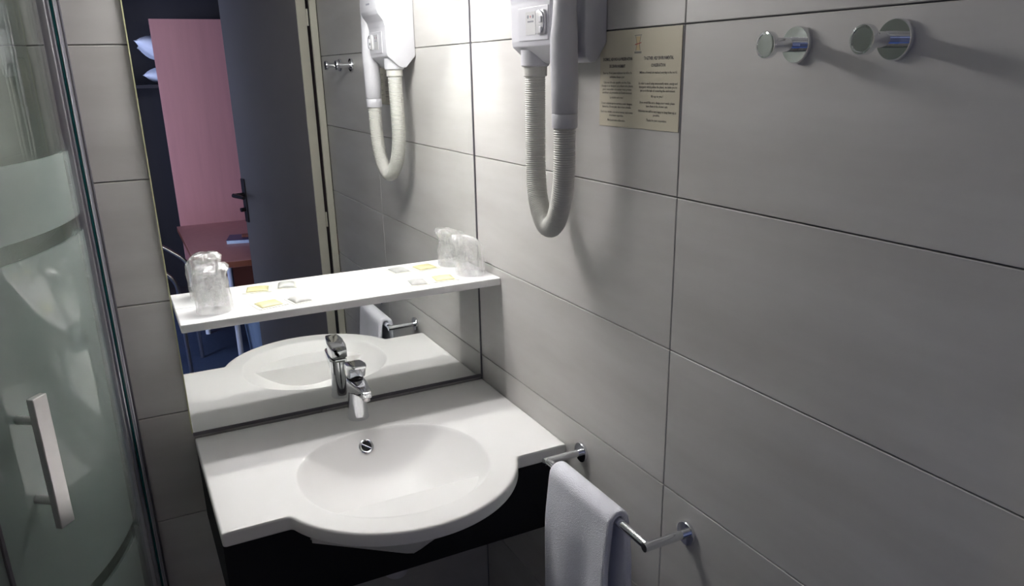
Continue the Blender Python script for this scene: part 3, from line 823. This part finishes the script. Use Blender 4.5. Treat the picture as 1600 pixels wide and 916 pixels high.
# pull handle: flat bar on two posts
ha = math.radians(37.2); hn = Vector((math.cos(ha), -math.sin(ha))); ht = Vector((-math.sin(ha), -math.cos(ha)))
hg = gp(ha, .006); hc = hg + hn * .050
hz0, hz1 = .925, 1.190
def quadpoly(c, n0, n1, t0, t1): return [((c + hn * a + ht * b).x - GX, (c + hn * a + ht * b).y) for a, b in ((n0, t0), (n1, t0), (n1, t1), (n0, t1))]
q = bmesh.new(); prism(q, quadpoly(hc, -.007, .007, -.017, .017), hz0, hz1, 'z', .0015, 2)
hnd = link('pull_handle', q, 'steel', se)
for z in (hz0 + .05, hz1 - .05):
    q = bmesh.new(); a = hg + hn * -.0; b = hc - hn * .006; tube(q, [(a.x - GX, a.y, z), (b.x - GX, b.y, z)], .0085, 18); autosmooth(link('handle_post', q, 'steel', hnd))
# shower tray
q = bmesh.new(); poly = [(XL + .002, -.002), (GX + .03, -.002), (GX + .03, -GS)] + [tuple(gp(PI / 2 * i / 24, .03)) for i in range(1, 25)] + [(XL + .002, -GS - GR - .03)]
prism(q, poly, .001, .084, 'z', .004, 2)
tag(link('shower_tray', q, 'tray'), 'white quadrant shower tray under the curved glass', 'shower tray')

# ------------------------------------------------------------------ bedroom seen in the mirror
BY0, BY1, BX0, BX1 = YF - .101, -4.6, -3.6, 1.2
struct(link('floor_bedroom', B(BX0 - .1, BX1 + .1, BY1 - .1, BY0, -.06, 0), 'carpet'))
struct(link('ceiling_bedroom', B(BX0 - .1, BX1 + .1, BY1 - .1, BY0, 2.45, 2.51), 'bedwall'))
struct(link('wall_far', B(BX0 - .1, BX1 + .1, BY1 - .1, BY1, 0, 2.45), 'bedwall'))
struct(link('wall_bedroom_right', B(BX1, BX1 + .1, BY1, BY0, 0, 2.45), 'bedwall'))
struct(link('wall_bedroom_left', B(BX0 - .1, BX0, BY1, BY0, 0, 2.45), 'bedwall'))
WX0, WX1, WZ0, WZ1 = -3.40, -1.95, .80, 2.10
wn = bmesh.new(); YN0, YN1 = BY0 - .004, BY0 + .10
box(wn, BX0 - .1, WX0, YN0, YN1, 0, 2.45); box(wn, WX1, XL - .101, YN0, YN1, 0, 2.45); box(wn, WX0, WX1, YN0, YN1, 0, WZ0); box(wn, WX0, WX1, YN0, YN1, WZ1, 2.45)
box(wn, .101, BX1 + .1, YN0, YN1, 0, 2.45)
struct(link('wall_bedroom_near', wn, 'bedwall'))
wd = bpy.data.objects.new('window_1', None); C.objects.link(wd); wd.location = ((WX0 + WX1) / 2, BY0 + .05, WZ0); wd['kind'] = 'structure'
hw = (WX1 - WX0) / 2; wh = WZ1 - WZ0
wfm = bmesh.new()
for a, b, c, d in ((-hw, hw, 0, .05), (-hw, hw, wh - .05, wh), (-hw, -hw + .05, .05, wh - .05), (hw - .05, hw, .05, wh - .05), (-.03, .03, .05, wh - .05)): box(wfm, a, b, -.03, .03, c, d)
link('window_frame', wfm, 'cream', wd)
for a, b in ((-hw + .05, -.03), (.03, hw - .05)): link('pane', B(a, b, -.003, .003, .05, wh - .05), 'pane', wd)

# wardrobe end panel in pink cherry veneer, seen face-on in the mirror
PY = -3.73
wr = root('wardrobe', 'open wardrobe with tall pink cherry veneer side panel in the bedroom', 'wardrobe', (-.2, PY, 0))
link('side_panel', B(-.362, .60, 0, .030, 0, 2.075, .002, 1), ['wood'], wr)
link('back_panel', B(-.86, .60, -.60, -.585, 0, 2.40), 'darkpanel', wr)
link('far_side', B(-.875, -.86, -.60, -.02, 0, 2.40), 'darkpanel', wr)
link('shelf', B(-.858, .58, -.58, -.002, 1.655, 1.675), 'darkpanel', wr)
def pillow(label, x, y, z, sx, sy, sz, rot):
    b = bmesh.new(); nn = 18
    for sgn in (1, -1):
        V = []
        for j in range(nn + 1):
            row = []
            for i in range(nn + 1):
                u, v = i / nn * 2 - 1, j / nn * 2 - 1
                e = max(0, (1 - u ** 4) * (1 - v ** 4)); pinch = 1 - .10 * (1 - abs(u * v))
                row.append(b.verts.new((u * sx * pinch, v * sy * pinch, sgn * sz * e ** .7 + .006 * math.sin(9 * u + 4 * v) * e)))
            V.append(row)
        for j in range(nn):
            for i in range(nn): b.faces.new((V[j][i], V[j][i + 1], V[j + 1][i + 1], V[j + 1][i]))
    bmesh.ops.remove_doubles(b, verts=b.verts, dist=.0005)
    o = tag(link('pillow', b, 'linen', None, True), label, 'pillow', 'spare pillows in the wardrobe'); o.location = (x, y, z); o.rotation_euler = rot; return o
pillow('white spare pillow on the wardrobe shelf, upper of two', -.42, PY - .24, 1.885, .235, .19, .072, (.1, .2, .1))
pillow('white spare pillow on the wardrobe shelf, lower of two', -.43, PY - .25, 1.735, .205, .18, .048, (0, 0, .05))

# desk
dk = root('desk', 'pink cherry veneer desk with rounded corner below the wardrobe panel', 'desk', (-.2, -3.1, 0))
DZ = .748
poly = [(-.388, -.598)]
poly += [(-.392, .38)]
cx_, cy_, rx_, ry_ = -.392 + .22, .385, .22, .315
for i in range(13):
    a = PI - PI / 2 * i / 12; poly.append((cx_ + rx_ * math.cos(a), cy_ + ry_ * math.sin(a)))
poly += [(.50, .70), (.50, -.598)]
q = bmesh.new(); prism(q, poly, DZ - .036, DZ, 'z', .003, 2)
do = link('desk_top', q, 'wood', dk); do.data.materials.append(M['woodedge'])
for p in do.data.polygons:
    if abs(p.normal.z) < .3: p.material_index = 1
for x, y in ((-.172, .185), (-.30, -.45), (.42, .5), (.42, -.45)):
    q = bmesh.new(); tube(q, [(x, y, .001), (x, y, DZ - .0365)], .017, 20); autosmooth(link('leg', q, 'linen', dk))
q = B(-.30, .42, -.50, -.482, .18, DZ - .04); link('modesty_panel', q, 'woodedge', dk)
# magazines on the desk
mg = root('magazine', 'blue covered magazine lying on the pink desk', 'magazine', (-.25, -2.96, DZ + .0005), None, .25)
link('pages', B(-.10, .13, -.09, .09, 0, .020, .001, 1), 'maglight', mg)
link('cover', B(-.102, .132, -.092, .092, .0203, .0225), 'magblue', mg)
tr_ = tag(link('remote_control', B(-.03, .09, -.022, .022, 0, .018, .004, 2), 'woodedge'), 'small dark remote control on the magazine', 'remote'); tr_.location = (-.24, -2.95, DZ + .0235); tr_.rotation_euler = (0, 0, .2)

# chair
ch = root('desk_chair', 'dark chair with tubular metal frame beside the pink desk', 'chair', (-.83, -2.92, 0), None, .25)
link('seat', B(-.21, .21, -.21, .21, .44, .475, .012, 3), 'darkpanel', ch)
for sx in (-1, 1):
    for sy in (-1, 1):
        q = bmesh.new(); tube(q, [(sx * .195, sy * .195, .001), (sx * .19, sy * .19, .44)], .0125, 14); autosmooth(link('leg', q, 'steel', ch))
for sy in (-1, 1):
    q = bmesh.new(); tube(q, catmull([(-.19, sy * .19, .44), (-.21, sy * .195, .60), (-.23, sy * .19, .86)], 6), .0125, 14); autosmooth(link('back_post', q, 'steel', ch))
    q = bmesh.new(); tube(q, catmull([(.19, sy * .20, .44), (.19, sy * .22, .60), (.10, sy * .22, .70), (-.12, sy * .215, .84), (-.215, sy * .20, .90)], 6), .012, 14); autosmooth(link('arm', q, 'steel', ch))
link('backrest', B(-.245, -.215, -.18, .18, .58, .90, .01, 3), 'darkpanel', ch)
# waste bin
bn = root('waste_bin', 'pale blue waste bin on the navy carpet under the desk', 'bin', (-.215, -2.985, .001))
q = bmesh.new(); lathe(q, [(0, 0), (.085, 0), (.088, .004), (.108, .235), (.112, .24), (.108, .243), (.103, .236), (.084, .008), (0, .008)], n=36); autosmooth(link('bucket', q, 'binblue', bn))
q = bmesh.new(); lathe(q, [(.108, .228), (.1145, .230), (.1145, .243), (.108, .2445)], n=36); autosmooth(link('rim', q, 'binblue', bn))
